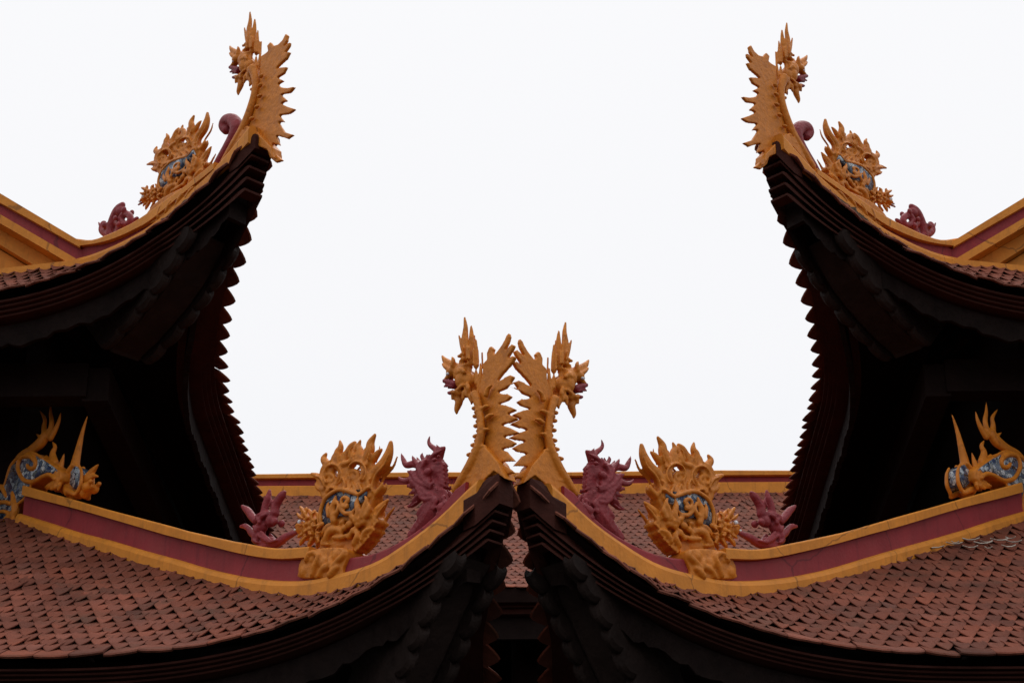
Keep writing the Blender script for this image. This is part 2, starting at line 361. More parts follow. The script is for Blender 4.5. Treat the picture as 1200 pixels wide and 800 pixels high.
def build_gable(t, b, roof):
    C = t.C; m = t.m; y0 = C[1]+1.42
    Z = lambda k, x: GF[k][0]*x+GF[k][1]
    def P(x, z, y): return np.array([C[0]+m*x, y, C[2]+z])
    def slab(top, bot, yf, yb, name, mt, x0, x1, both=True):
        a = Acc()
        rings = []; xs = np.linspace(x1, x0, 14)
        for X, x in [(x, x) for x in xs]+[(-2*HALF-x, x) for x in xs[::-1][1:]]:
            zt, zb = top(x), bot(x)
            rings.append(np.array([P(X, zb, yf), P(X, zt, yf), P(X, zt, yb), P(X, zb, yb)]))
        a.loft(rings)
        return a.out(name, mt, g if g else b)
    g = None
    zs = lambda x: Z('sillt', max(x, -1.9 if x < -1.9 else x))
    g = slab(lambda x: Z('inner', x)-.01, lambda x: -.62, y0+.10, y0+.22, 'gable', M['gold'], -HALF, -1.7)
    slab(lambda x: Z('capt', x), lambda x: Z('capb', x), y0-.09, y0+.12, 'rake_cap', M['gold'], -HALF, -1.46)
    slab(lambda x: Z('capb', x)+.004, lambda x: Z('band', x)-.004, y0-.06, y0+.12, 'rake_band', M['maroon'], -HALF, -1.40)
    slab(lambda x: Z('band', x), lambda x: Z('low', x), y0-.09, y0+.14, 'rake_base', M['gold'], -HALF, -1.36)
    slab(lambda x: Z('low', x)-.002, lambda x: Z('inner', x), y0+.03, y0+.14, 'rake_soffit', M['gold'], -HALF, -1.5)
    slab(lambda x: min(Z('sillt', max(x, -2.0)), Z('band', x)-.0), lambda x: Z('sillb', max(x, -2.0))-.012, y0-.10, y0+.2, 'gable_sill', M['gold'], -HALF, -1.35)
    slab(lambda x: Z('vent', x), lambda x: Z('sillt', -2.0)+.006, y0+.085, y0+.11, 'vent_panel', M['vent'], -HALF, -1.86)
    # main roof behind the gable
    a = Acc()
    for sg in (0, 1):
        rings = []
        for yy in (y0-.02, y0+7):
            R_ = []
            for x in np.linspace(-1.42, -HALF, 8): R_.append(P(x if not sg else -2*HALF-x, Z('capb', x)-.02, yy))
            for x in np.linspace(-HALF, -1.42, 8): R_.append(P(x if not sg else -2*HALF-x, Z('capb', x)-.12, yy))
            rings.append(np.array(R_))
        a.loft(rings)
    a.out('main_slope', M['tile'], g)

def build_pavilion(side):
    tl, tu = Tier(side, 'lower'), Tier(side, 'upper'); m = tl.m
    cx = tl.C[0]-m*4.15; cy = tl.C[1]+6
    b = thing('temple_pavilion', f'two-tiered temple pavilion with upswept terracotta roofs standing on the {side} side', 'pavilion', (cx, cy, 0), 'pair of two-tiered pavilions')
    # storeys
    def box(name, x0, x1, y0, y1, z0, z1, mt, parent=b):
        a = Acc(); a.box(((x0+x1)/2, (y0+y1)/2, (z0+z1)/2), np.array([abs(x1-x0)/2, (y1-y0)/2, (z1-z0)/2])); return a.out(name, mt, parent)
    L, U = tl.C, tu.C
    xi = L[0]-m*3.2; xo = xi-m*4.2
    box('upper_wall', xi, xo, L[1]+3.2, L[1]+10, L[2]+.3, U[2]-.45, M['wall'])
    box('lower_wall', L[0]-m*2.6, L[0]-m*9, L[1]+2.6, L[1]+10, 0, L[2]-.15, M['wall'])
    for k in range(3):                       # colonnade under the lower eave
        a = Acc(); x = L[0]-m*(1.55+2.2*k); yy = L[1]+1.55; rr = []
        for z, r in ((0, .25), (.18, .25), (.2, .17), (2.4, .175), (L[2]-.75, .15)):
            rr.append(np.array([(x+r*math.cos(q), yy+r*math.sin(q), z) for q in np.linspace(0, 2*math.pi, 17)[:-1]]))
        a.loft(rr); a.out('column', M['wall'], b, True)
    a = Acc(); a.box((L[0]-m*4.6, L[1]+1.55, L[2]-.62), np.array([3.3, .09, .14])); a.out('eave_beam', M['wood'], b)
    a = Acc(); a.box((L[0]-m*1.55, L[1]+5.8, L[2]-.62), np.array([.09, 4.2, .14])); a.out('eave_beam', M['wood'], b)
    rl = build_tier(tl, b, 38, 58, 'lower_roof')
    ru = build_tier(tu, b, 34, 52, 'upper_roof')
    lobed_bracket(tl, [(.17,-.40),(.235,-.49),(.295,-.58),(.35,-.69),(.40,-.79),(.46,-.90),(.53,-1.02),(.62,-1.14),(.74,-1.25)], .13, 'corner_bracket', b)
    lobed_bracket(tu, [(.46,-.74),(.54,-.85),(.62,-.95),(.71,-1.03),(.81,-1.10),(.93,-1.17),(1.06,-1.22)], .155, 'corner_bracket', b)
    # tie beams and bracket blocks in the dark under the upper eave
    a = Acc()
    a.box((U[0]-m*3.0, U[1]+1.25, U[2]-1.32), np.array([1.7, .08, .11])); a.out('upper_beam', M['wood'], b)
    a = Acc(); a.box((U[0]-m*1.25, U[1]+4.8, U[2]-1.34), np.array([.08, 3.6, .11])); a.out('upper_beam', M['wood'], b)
    build_gable(tu, b, ru)
    return b, tl, tu
PAV = {s: build_pavilion(s) for s in ('left', 'right')}

# ------------------------------------------------------------------ the hall between and behind
def build_hall():
    yE, zE, yR, zR = 23.0, 7.80+UP, 27.1, 10.55+UP; x0, x1 = -7.5, 7.0
    b = thing('temple_hall', 'long temple hall with straight tiled roof and banded ridge behind both pavilions', 'temple hall', (0, 25, 0))
    class Flat(Tier):
        def __init__(s): s.n0 = 0; s.level = 'hall'
        def vtop(s, n): return np.full(np.shape(n), yR-yE)
        def S(s, side, n, v):
            x = v/(yR-yE); z = zE+(zR-zE)*(x*(.86+.14*x)); return np.stack([x0+np.asarray(n)*TW, yE+v+0*np.asarray(n), z+0*np.asarray(n)], -1)
    t = Flat()
    a = Acc(); n = np.linspace(0, (x1-x0)/TW, 3)
    top = [t.S(0, n, np.full(3, u*(yR-yE)))-[0,0,.005] for u in np.linspace(0, 1, 8)]
    G = np.array(top+[p-[0,0,.16] for p in top[::-1]]); a.loft([G[:,i] for i in range(3)])
    roof = a.out('hall_roof', M['deck'], b)
    tiles_h = tiles(t, 0, (x1-x0)/TW, 'front_tiles', roof, pitch=.13, fw=.6)
    a = Acc(); a.box(((x0+x1)/2, yR+2, (zE+zR)/2-.1), np.array([(x1-x0)/2, 2.0, (zR-zE)/2])); a.out('rear_slope', M['tile'], roof)
    def bar(name, z0, z1, hw, mt):
        X = np.arange(x0, x1+.01, .25); rr = []
        zz = z1+wob(len(X), .006); zb = z0+wob(len(X), .005)
        for x, q, w_ in zip(X, zz, zb): rr.append(np.array([(x, yR-hw, w_), (x, yR-hw, q-.015), (x, yR-hw+.02, q), (x, yR+hw-.02, q), (x, yR+hw, q-.015), (x, yR+hw, w_)]))
        a = Acc(); a.loft(rr); a.out(name, mt, roof)
    bar('ridge_base', zR-.3, zR+.01, .2, M['gold']); bar('ridge_band', zR, zR+.125, .12, M['maroon']); bar('ridge_cap', zR+.12, zR+.185, .19, M['gold'])
    for k in range(3):
        a = Acc(); a.box(((x0+x1)/2, yE+.16+.06*k, zE-.10-.06*k), np.array([(x1-x0)/2, .12, .028])); a.out('eave_course', M['course'], roof)
    a = Acc(); a.box(((x0+x1)/2, yE+.3, zE-.36), np.array([(x1-x0)/2, .03, .14])); a.out('fascia_board', M['wood'], roof)
    a = Acc(); a.box(((x0+x1)/2, yE+3, zE/2-.2), np.array([(x1-x0)/2-.3, .4, zE/2-.2])); a.out('hall_wall', M['wall'], b)
    for k in range(5):
        x = x0+1.2+k*(x1-x0-2.4)/4; a = Acc()
        a.loft([np.array([(x+r*math.cos(q), yE+1.2+r*math.sin(q), z) for q in np.linspace(0, 2*math.pi, 17)[:-1]]) for z, r in ((0,.3),(.2,.3),(.22,.22),(zE-.2,.2))])
        a.out('column', M['wall'], b, True)
build_hall()

# ------------------------------------------------------------------ ridge figures
NRM = np.array([-1, -1, 0])/2**.5          # faces of the left hip plane that look to the courtyard
def sight(px, py):
    u = (px-600)/FPX; v = (400-py)/FPX; c, s = math.cos(TH), math.sin(TH)
    X, Y, Z = u, c-v*s, s+v*c
    return np.array([X*math.cos(PSI)-Y*math.sin(PSI), X*math.sin(PSI)+Y*math.cos(PSI), Z])
class Fig:
    """figure modelled in the hip plane: tubes, lobes and plates, then fused into one skin"""
    def __init__(s, level, tr, both=True, shift=0.0):
        s.C = np.array(CORNER['left', level]); s.tr = tr; s.a = Acc(); s.both = both; s.shift = shift; s.osc = 1; s.u = 1; s.fat = 1.15
        x, y = tr(100, 100); x2, y2 = tr(100, 101); x3, y3 = tr(101, 100)
        s.k = math.sqrt(abs((x2-x)*(y3-y)-(y2-y)*(x3-x)))
    def P(s, x, y, off=0):
        px, py = s.tr(x, y); d = sight(px, py); o = s.C+NRM*(off*s.osc+s.shift)
        q = ((o-EYE)@NRM)/(d@NRM); p = EYE+d*q
        s.sc = q/FPX*s.k; return p
    def tube(s, pts, off=0., flat=.9, seg=10, both=None, taper=None):
        """pts: (x, y, radius[, off])"""
        pts = [tuple(p)+((off,) if len(p) == 3 else ()) for p in pts]
        c = smooth_curve(np.array(pts), 6 if len(pts) > 1 else 1)
        for sg in ((1, -1) if (s.both if both is None else both) and max(abs(p[3]) for p in pts) > .012 else (1,)):
            Q = np.array([s.P(x, y, o) for x, y, r, o in c]); 
            if sg < 0: Q = Q-2*NRM*c[:,3:4]*s.osc
            T = np.gradient(Q, axis=0); T /= np.linalg.norm(T, axis=1)[:,None]+1e-9
            B = np.cross(T, NRM); B /= np.linalg.norm(B, axis=1)[:,None]+1e-9
            r = np.maximum(c[:,2], .6)*s.sc*s.fat
            an = np.linspace(0, 2*math.pi, seg+1)[:-1]
            rings = [q+b*(np.cos(an)*rr)[:,None]+NRM*(np.sin(an)*rr*flat)[:,None] for q, b, rr in zip(Q, B, r)]
            r0, r1 = Q[0]-T[0]*r[0]*.6, Q[-1]+T[-1]*r[-1]*.6
            rings = [r0+(rings[0]-Q[0])*.5]+rings+[r1+(rings[-1]-Q[-1])*.5]
            s.a.loft(rings)
    def blob(s, x, y, rx, ry, off=0., rn=None, rot=0):
        for sg in ((1, -1) if s.both and abs(off) > .012 else (1,)):
            c = s.P(x, y, off); c = c-2*NRM*off*s.osc if sg < 0 else c
            h = np.array([1, -1, 0])/2**.5; u = np.array([0, 0, 1.]); ca, sa = math.cos(rot), math.sin(rot)
            H = h*ca-u*sa; U_ = h*sa+u*ca
            rn_ = (rn if rn else min(rx, ry))*s.sc; rings = []
            for la in np.linspace(-1.45, 1.45, 9):
                an = np.linspace(0, 2*math.pi, 13)[:-1]
                rings.append(c+U_*(ry*s.sc*math.sin(la))+H*(rx*1.2*s.sc*math.cos(la)*np.cos(an))[:,None]+NRM*(rn_*math.cos(la)*np.sin(an))[:,None])
            s.a.loft(rings)
    def spiral(s, x, y, r, turns=1.5, tube=5, off=.03, a0=0, sgn=1, tail=None):
        pts = []
        for u in np.linspace(0, 1, int(turns*9)+2):
            an = a0+sgn*u*turns*2*math.pi; rr = r*(1-u*.85)
            pts.append((x+rr*math.cos(an), y+rr*math.sin(an), tube*(1-.35*u)))
        if tail: pts = [tuple(p) for p in tail]+pts
        s.tube(pts, off)
    def plate(s, pts, th, off=0., curved=3):
        pts = smooth_curve(np.array(pts+[pts[0]], float), 9)[:-1] if curved else np.array(pts, float)
        f = np.array([s.P(x, y, off+th/2) for x, y in pts]); n = len(f); b = f-NRM*th
        me = bmesh.new(); vf = [me.verts.new(p) for p in f]; vb = [me.verts.new(p) for p in b]
        fs = [me.faces.new(vf), me.faces.new(vb[::-1])]
        for i in range(n): me.faces.new((vf[i], vb[i], vb[(i+1) % n], vf[(i+1) % n]))
        bmesh.ops.triangulate(me, faces=fs); me.verts.index_update()
        s.a.add([v.co[:] for v in me.verts], [[v.index for v in q.verts] for q in me.faces]); me.free()
    def done(s, name, m, parent, voxel=.0048, smooth=1, plain=False):
        o = s.a.out(name, m, parent, True)
        if plain: s.a = Acc(); return o
        md = o.modifiers.new('fuse', 'REMESH'); md.mode = 'VOXEL'; md.voxel_size = voxel; md.use_remove_disconnected = False
        ms = o.modifiers.new('soft', 'SMOOTH'); ms.iterations = smooth; ms.factor = .5
        dg = bpy.context.evaluated_depsgraph_get(); me = bpy.data.meshes.new_from_object(o.evaluated_get(dg))
        o.modifiers.clear(); old = o.data; o.data = me; bpy.data.meshes.remove(old)
        me.polygons.foreach_set('use_smooth', [True]*len(me.polygons))
        if not me.materials: me.materials.append(m)
        me.name = name; s.a = Acc(); return o
def eyes(o, f, mname, *b):
    for bb in b:
        f.both = False
        for sg in (1, -1):
            f.blob(bb[0], bb[1], bb[2], bb[3], bb[4]*sg, bb[5]); f.done(bb[6], M[mname], o, plain=True)
def crop(ox, oy, k): return lambda x, y: (ox+x/k, oy+y/k)
def affine(base, src, dst):
    S_ = np.array([list(base(*p))+[1] for p in src]); X, *_ = np.linalg.lstsq(S_, np.array(dst, float), rcond=None)
    return lambda x, y: tuple(np.array([*base(x, y), 1])@X)
LEFT = []                                  # figures of the left pavilion; the right one carries their mirror images
def fig(name, label, cat, level, px, py, tr=None, grp=None):
    f = Fig(level, tr or crop(0, 0, 1)); p = f.P(px, py)
    o = thing(name, label, cat, tuple(p), grp); LEFT.append((o, level)); return o

# ---- corner finials: a dragon neck rising off the corner, its head turned back along the ridge, a flame-edged fin outside
def dragon_head(o, level, tr):
    f = Fig(level, tr); f.osc = .65 if level == 'lower' else .5; f.fat = 1.25
    for pts in ([(212,330,30),(212,250,27),(207,180,23),(211,110,16),(204,40,7)], [(250,360,26),(248,260,22),(252,170,17),(250,100,7)], [(285,380,20),(285,290,16),(283,190,6)],
                [(205,290,20),(185,235,14),(165,165,6)], [(238,480,22),(236,430,20),(232,380,12)], [(290,500,18),(285,440,14),(283,405,7)], [(300,560,16),(312,480,15),(316,420,13),(315,358,6)]):
        f.tube(pts, .0, .75)
    for pts in ([(222,330,8),(220,230,8),(212,140,5)], [(238,330,7),(236,240,6)], [(268,370,7),(266,260,6)], [(196,300,6),(183,240,5)]): f.tube(pts, .045, 1)
    f.blob(190, 430, 62, 75, 0, 62); f.blob(235, 480, 45, 60, 0, 50); f.blob(125, 420, 48, 40, 0, 50); f.blob(170, 470, 34, 60, .05, 26); f.blob(165, 420, 24, 18, .062, 20)
    f.tube([(160,390,24),(110,365,22),(70,340,18),(48,308,6)], .0); f.tube([(120,380,14),(125,340,14),(118,316,6)], .04); f.tube([(95,400,13),(70,385,12),(46,362,5)], .03)
    for x, y, r in ((185,300,16),(165,310,13),(195,330,18),(178,345,14),(205,372,16)): f.blob(x, y, r, r, .03)
    f.tube([(150,410,10),(180,400,13),(205,420,12)], .06); f.tube([(90,450,14),(70,470,10),(60,480,5)], .02)
    f.tube([(200,540,26),(170,590,28),(165,630,26),(150,680,18),(150,712,6)], 0, .8); f.tube([(180,560,20),(130,570,16),(120,610,8)], .03); f.tube([(200,560,16),(195,600,12),(190,620,6)], .045)
    f.tube([(215,540,18),(240,580,18),(255,630,10)], .03); f.tube([(220,500,14),(230,540,14),(215,590,6)], .05); f.tube([(160,540,12),(135,560,14),(105,555,6)], .045); f.tube([(190,510,10),(160,540,10)], .06)
    h = f.done('head', M['goldfig'], o, .0055)
    f.tube([(140,500,18),(100,490,17),(60,480,13)], .02); f.tube([(125,520,12),(90,515,10),(62,520,6)], .02); f.tube([(125,560,15),(100,565,12),(86,562,6)], .02)
    f.done('mouth', M['maroonfig'], h, .005)
    eyes(h, f, 'white', (88, 432, 15, 11, .04, 12, 'eye'))
def nubs(f, L, off=.0):
    for x, y, a, ln in L:
        f.tube([(x-3*math.cos(a)*f.u, y-3*math.sin(a)*f.u, 3*f.u), (x+ln*.5*math.cos(a), y+ln*.5*math.sin(a), 2.6*f.u), (x+ln*math.cos(a+.3), y+ln*math.sin(a+.3), 1.3*f.u)], off, 1.3)
c4 = crop(510, 365, 5.93); c5 = crop(510, 450, 5.333)
def px5(L): return [c5(*p[:2])+tuple(q/5.333 for q in p[2:]) for p in L]
def px4(L): return [c4(*p[:2])+tuple(q/5.93 for q in p[2:]) for p in L]
FG = 'dragon finials on the roof corners'
o = fig('dragon_finial', 'large ochre dragon finial curling up from the lower left roof corner, fin touching its twin', 'roof finial', 'lower', 580, 550, grp=FG)
f = Fig('lower', crop(0, 0, 1)); f.u = .85
fin = px4([(300,520),(325,440),(330,360),(358,330),(355,290),(370,250),(385,238),(402,258),(396,282),(408,300),(432,272),(460,232),(480,196),(490,168),(508,148),(514,172),(502,215),(482,252),(466,284),(484,270),(510,245),(530,226),(545,234),(532,265),(506,302),(487,336),(515,322),(540,306),(550,314),(532,350),(502,382),(476,412),(442,452),(424,478),(444,484),(482,460),(520,443),(542,450),(522,482),(492,520),(460,540),(412,550)])+px5(
    [(415,62),(450,62),(472,75),(445,100),(372,124),(440,132),(496,155),(470,172),(392,178),(460,190),(508,212),(470,232),(385,250),(450,268),(517,300),(475,312),(398,322),(450,340),(497,366),(470,388),(392,400),(440,420),(492,478),(460,478),(395,482),(440,510),(490,550),(460,558),(420,565),(380,490),(320,400),(285,320),(280,200),(265,110)])
f.plate(fin, .02, 0, 0)
for k, (x, y, nx, ny) in enumerate([(540,-18,350,60),(470,76,330,135),(494,156,325,200),(506,212,320,262),(515,300,318,338),(495,365,330,398),(490,479,350,470),(488,550,372,530)]):
    f.tube(px5([(nx,ny,3),((nx+x)/2,(ny+y)/2-12,7),(x-12,y,3)]), .007, .7)
for x, y, nx, ny in ((508,165,330,440),(540,235,380,430),(545,315,400,440)): f.tube(px4([(nx,ny,3),((nx+x)/2+8,(ny+y)/2+8,6),(x-8,y+12,3)]), .007, .6)
f.done('fin', M['goldfig'], o, .005, 1)
f.tube(px5([(120,665,20),(160,607,28),(218,510,31),(266,400,28),(287,310,25),(284,220,23),(266,120,24),(245,60,28)]), .035, .9)
f.tube(px5([(160,612,20),(222,510,26),(275,400,24),(295,310,22),(290,220,20)]), 0, .9)
f.tube(px5([(190,600,30),(250,500,46),(300,440,50),(340,480,48),(400,560,34)]), 0, .9); f.tube(px5([(330,420,26),(385,500,30),(430,585,14)]), 0, 1)
f.tube(px5([(150,670,26),(220,620,44),(300,560,50),(360,520,40)]), .0, 1)
f.plate(px5([(255,430),(310,390),(385,480),(440,595),(365,540),(300,600),(235,690),(150,690),(180,560)]), .08, 0, 0)
nubs(f, [c5(x, y)+(a, l) for x, y, a, l in ((320,60,-1.3,12),(312,145,-.6,5),(332,205,-.7,7),(306,292,-.6,6),(288,396,-.5,6),(255,470,-.2,5),(220,580,-.3,6),(150,625,2.2,5))], .03)
nubs(f, [c5(x, y)+(2.9, 3) for x, y in ((248,150),(254,200),(258,260),(254,325),(240,380),(215,440))], .0)
nubs(f, [c5(x, y)+(2.6, 3) for x, y in ((262,172),(272,230),(275,290),(262,350),(244,410),(222,470),(196,530))], .04)
f.done('neck', M['goldfig'], o, .005, 1)
dragon_head(o, 'lower', c4)

c2 = crop(200, 0, 4.0)
o = fig('dragon_finial', 'slim ochre dragon finial at the high upper left roof tip against open sky', 'roof finial', 'upper', 300, 165, grp=FG)
f = Fig('upper', c2)
f.plate([(415,390),(420,265),(455,240),(450,215),(465,197),(480,215),(502,208),(522,188),(537,158),(546,165),(541,192),(522,226),(545,204),(557,199),(553,216),(531,246),(520,258),(540,244),(555,244),(541,272),(507,302),(487,327),(512,316),(541,314),(527,341),(492,362),(524,377),(498,392),(512,410),(545,412),(577,406),(557,431),(508,440),(541,470),(503,481),(545,500),(582,511),(552,531),(503,537),(527,569),(498,567),(530,618),(572,631),(546,649),(488,630),(507,679),(468,667),(487,720),(522,751),(490,761),(463,737),(452,705),(350,650),(370,580),(395,500)], .02, 0, 0)
f.done('fin', M['goldfig'], o, .005)
f.tube([(250,760,18),(298,680,22),(341,600,21),(374,510,18),(395,430,17),(397,370,18),(385,320,24)], .02, .9)
f.plate([(335,610),(375,590),(470,690),(475,740),(450,700),(340,655),(290,720),(250,770)], .08, 0, 0); f.tube([(330,640,20),(390,650,24),(455,690,14)], 0, 1.2)
f.u = 2.6
nubs(f, [(425,355,-1.0,8),(420,400,-.9,9),(418,450,-.7,10),(405,500,-.7,8),(382,555,-.6,8),(360,600,-.6,8),(335,640,-.5,8)], .03)
nubs(f, [(380,420,2.9,4),(380,480,2.9,4),(370,520,2.8,4),(350,570,2.7,4)], 0)
f.done('neck', M['goldfig'], o, .005)
dragon_head(o, 'upper', affine(c4, [(204,40),(150,712),(48,308),(316,420),(285,600)], [(293.5,17),(279,111),(269,53),(303,62),(300,100)]))

# ---- flame-maned beasts
cb = crop(330, 500, 4.213)
def beast(o, level, tr, base_pts):
    f = Fig(level, tr); f.osc = .62 if level == 'lower' else .5; f.fat = 1.32
    T = f.tube
    # flames
    T([(215,345,16),(205,300,17),(185,250,15),(146,230,5)]); T([(250,225,18),(225,185,17),(208,158,14),(222,130,6)]); T([(278,180,20),(280,130,19),(292,100,13),(288,68,5)])
    T([(312,185,17),(326,135,17),(345,98,15),(364,78,9)]); T([(352,150,9),(362,115,9),(366,90,8)]); T([(398,160,17),(388,120,16),(380,95,12),(390,66,5)])
    T([(415,170,20),(436,120,20),(440,80,17),(462,38,7)]); T([(425,190,17),(460,150,16),(480,125,12),(497,110,5)])
    T([(450,350,26),(440,300,24),(460,235,25),(505,185,25),(530,130,19),(540,74,9)], 0, .9)
    # ring scrolls (open in the middle)
    for cx, cy, rx, ry in ((252,238,46,56), (372,222,47,54)):
        T([(cx+rx*math.cos(a), cy+ry*math.sin(a), 15) for a in np.linspace(.2, 2*math.pi+.2, 22)], 0, 1.1)
        T([(cx+(rx-2)*math.cos(a), cy+(ry-2)*math.sin(a), 5) for a in np.linspace(2.4, 2*math.pi+.9, 22)], .05, 1)
    f.spiral(243, 258, 31, 1.3, 11, .02, 2.5, 1, [(215,205,6),(212,240,8)]); f.spiral(360, 242, 32, 1.3, 11, .02, 2.5, 1, [(330,190,6),(325,225,8)])
    T([(290,190,10),(312,180,12),(330,175,10)], .035); T([(395,260,9),(400,225,8),(392,200,5)], .03); T([(280,262,8),(288,230,8),(280,205,5)], .03)
    for p in ([(310,330,14),(312,280,12),(300,250,7)], [(345,330,14),(330,285,12),(335,260,7)], [(375,330,14),(355,290,12),(345,270,6)], [(400,320,14),(385,290,12),(375,275,6)],
              [(430,300,14),(428,265,12),(438,255,6)], [(230,320,14),(240,300,12),(280,305,8)]): T(p, .02); T([(a, b, r*.5) for a, b, r in p], .055, 1)
    for p in ([(262,185,13),(256,155,11),(262,132,5)], [(305,170,12),(306,140,11),(318,118,5)], [(345,165,12),(352,140,10),(346,120,5)], [(235,215,11),(238,180,10),(248,160,4)], [(372,165,11),(372,135,9),(378,118,4)],
              [(455,215,12),(482,185,11),(500,150,4)], [(208,310,11),(180,300,10),(165,278,4)], [(465,330,13),(490,300,11),(498,272,4)], [(410,165,10),(415,130,9),(408,108,4)]): T(p, .02)
    for p in ([(278,175,5),(282,130,4.5),(291,100,3)], [(425,160,5),(438,115,5),(444,80,3.5)], [(450,320,6),(448,285,6),(466,235,6),(508,185,6),(530,132,4)], [(212,295,4),(190,252,4),(160,238,2.5)], [(328,150,4.5),(338,112,4),(350,98,3)]): T(p, .045, 1)
    # core of the body
    f.plate([(185,520),(190,430),(205,340),(260,300),(420,290),(460,330),(440,400),(430,490),(375,590),(320,640),(200,640)], .06)
    f.plate([(210,345),(205,285),(225,200),(240,215),(235,290),(290,300),(285,200),(312,170),(330,200),(335,300),(405,290),(420,190),(445,180),(455,260),(450,345)], .035, 0, 0)
    f.blob(290, 480, 95, 120, 0, 30); f.blob(285, 580, 85, 60, 0, 34)
    # rim over the inlay, eye curl, tongues of mane
    T([(196,490,8),(192,420,9),(220,350,9),(280,310,9),(335,318,9),(380,332,8),(425,300,7)], .07, 1)
    f.spiral(318, 365, 30, 1.2, 9, .082, 1.2, 1, [(345,425,9),(310,425,9),(290,395,9)])
    for p in ([(260,470,14),(250,410,16),(262,370,12),(268,340,5)], [(235,440,12),(228,400,10),(232,372,4)], [(270,430,12),(282,400,10),(276,365,5)], [(365,470,14),(380,420,15),(372,380,12),(375,350,5)],
              [(400,450,14),(410,400,14),(420,365,10),(412,340,4)], [(385,460,12),(345,440,12),(362,405,6)], [(420,440,12),(432,400,10),(428,372,4)]): T(p, .075)
    for x, y, r in ((335,480,24),(310,500,20),(355,510,20),(380,480,22),(345,470,14),(405,470,20),(300,470,18),(280,500,16)): f.blob(x, y, r, r*.85, .065, r*.7)
    for p in ([(215,560,14),(235,520,16),(270,505,14),(300,520,8)], [(205,520,10),(230,490,12),(260,485,8)], [(355,580,12),(375,540,14),(372,510,8)], [(255,545,9),(300,545,10),(335,530,7)], [(395,560,10),(410,520,12),(440,500,8)],
              [(330,545,12),(350,520,10),(385,520,6)], [(215,545,10),(200,575,10),(235,580,6)]): T(p, .065)
    # wing of curls behind
    T([(410,570,26),(455,490,30),(470,430,24),(500,390,17),(527,358,5)], 0, .9); T([(455,470,8),(480,425,7),(512,380,4)], .05, 1)
    for x, y, r in ((468,470,24),(450,510,24),(425,545,24),(400,575,22),(460,440,18),(375,600,22)): f.blob(x, y, r, r, .02, r); f.spiral(x, y, r*.75, 1.1, 5, .055, 2, 1)
    # plaque of clouds gripping the ridge
    bp = base_pts; f2 = Fig(level, tr)
    h = f.done('body', M['goldfig'], o, .006)
    f2.osc = .85; f2.plate(bp['plate'], .185); 
    for p in bp['tubes']: f2.tube([(a_, b_, r_*1.25) for a_, b_, r_ in p], .098, 1)
    for x, y, r, sg in bp['spirals']: f2.blob(x, y, r*1.05, r*1.25, .088, r*.65)
    f2.done('cloud_plaque', M['goldfig'], o, .006)
    # small dragon head thrust forward from the breast
    f = Fig(level, tr); T = f.tube; f.osc = .9; f.fat = 1.02
    f.blob(150, 500, 55, 52, 0, 45); f.blob(185, 510, 45, 55, 0, 45); f.blob(105, 500, 34, 36, 0, 34)
    for p in ([(130,450,12),(110,420,14),(92,393,7)], [(120,430,10),(125,405,9),(120,398,5)], [(105,450,10),(88,440,10),(76,425,5)], [(150,460,12),(150,430,12),(165,420,6)], [(180,470,12),(178,435,10),(172,420,5)],
              [(120,540,14),(100,565,14),(92,585,6)], [(150,550,14),(135,580,10),(130,570,5)], [(170,540,14),(185,565,10),(165,575,5)], [(100,530,12),(85,540,9),(80,548,5)], [(95,485,12),(80,482,10),(68,490,6)]): T(p, .03); T([(a, b, r*.55) for a, b, r in p], .06, 1)
    for x, y, r in ((140,475,15),(160,495,18),(135,505,14),(120,480,12),(165,460,13),(185,490,16),(150,530,15),(175,525,13),(195,530,14),(115,515,11),(200,480,13),(120,455,11)): f.blob(x, y, r, r, .055, r*.8)
    for x, y, r in ((155,478,15),(180,508,17),(140,520,13)): f.spiral(x, y, r, 1.1, 5, .075, .5, 1)
    h = f.done('head', M['goldfig'], o, .0055)
    f.tube([(105,515,9),(80,515,9),(55,515,7)], .0); f.tube([(95,500,6),(70,495,6),(60,487,4)], .02); f.done('mouth', M['maroonfig'], h, .005)
    eyes(h, f, 'white', (88, 468, 10, 11, .048, 9, 'eye'), (66, 508, 6, 6, .03, 6, 'tooth'))
    f.plate([(200,480),(198,410),(222,350),(282,315),(340,324),(385,340),(420,306),(412,345),(372,372),(365,430),(318,432),(290,440),(262,425),(235,432),(245,470),(225,490)], .088, 0, 0); f.done('mosaic_inlay', M['mosaic'], o, plain=True)
BG = 'flame-maned beasts on the hip ridges'
o = fig('beast_statue', 'ochre flame-maned beast with blue mosaic brow on the lower left ridge', 'ridge statue', 'lower', 385, 675, grp=BG)
beast(o, 'lower', cb, dict(plate=[(80,725),(84,680),(120,625),(190,598),(312,598),(322,640),(300,700),(284,742),(90,744)],
    tubes=[[(150,735,10),(165,690,13),(185,640,13),(165,620,10)], [(180,738,9),(205,700,12),(240,680,13),(235,650,9)], [(245,700,9),(280,660,13),(308,630,12),(300,605,8)], [(240,735,16),(262,705,15),(280,690,10)], [(120,660,10),(135,630,11),(160,615,8)]],
    spirals=[(110,710,26,1),(208,668,26,1),(150,650,18,1),(265,632,24,-1),(262,722,18,1),(200,725,18,-1)]))
cu = affine(cb, [(540,74),(146,230),(55,505),(527,358),(462,38),(288,68),(208,140)], [(243.8,129.4),(171.6,197),(162,234),(247.5,176),(227,132),(195,158.5),(182,176)])
o = fig('beast_statue', 'weathered ochre flame-maned beast silhouetted against sky on the upper left ridge', 'ridge statue', 'upper', 215, 230, grp=BG)
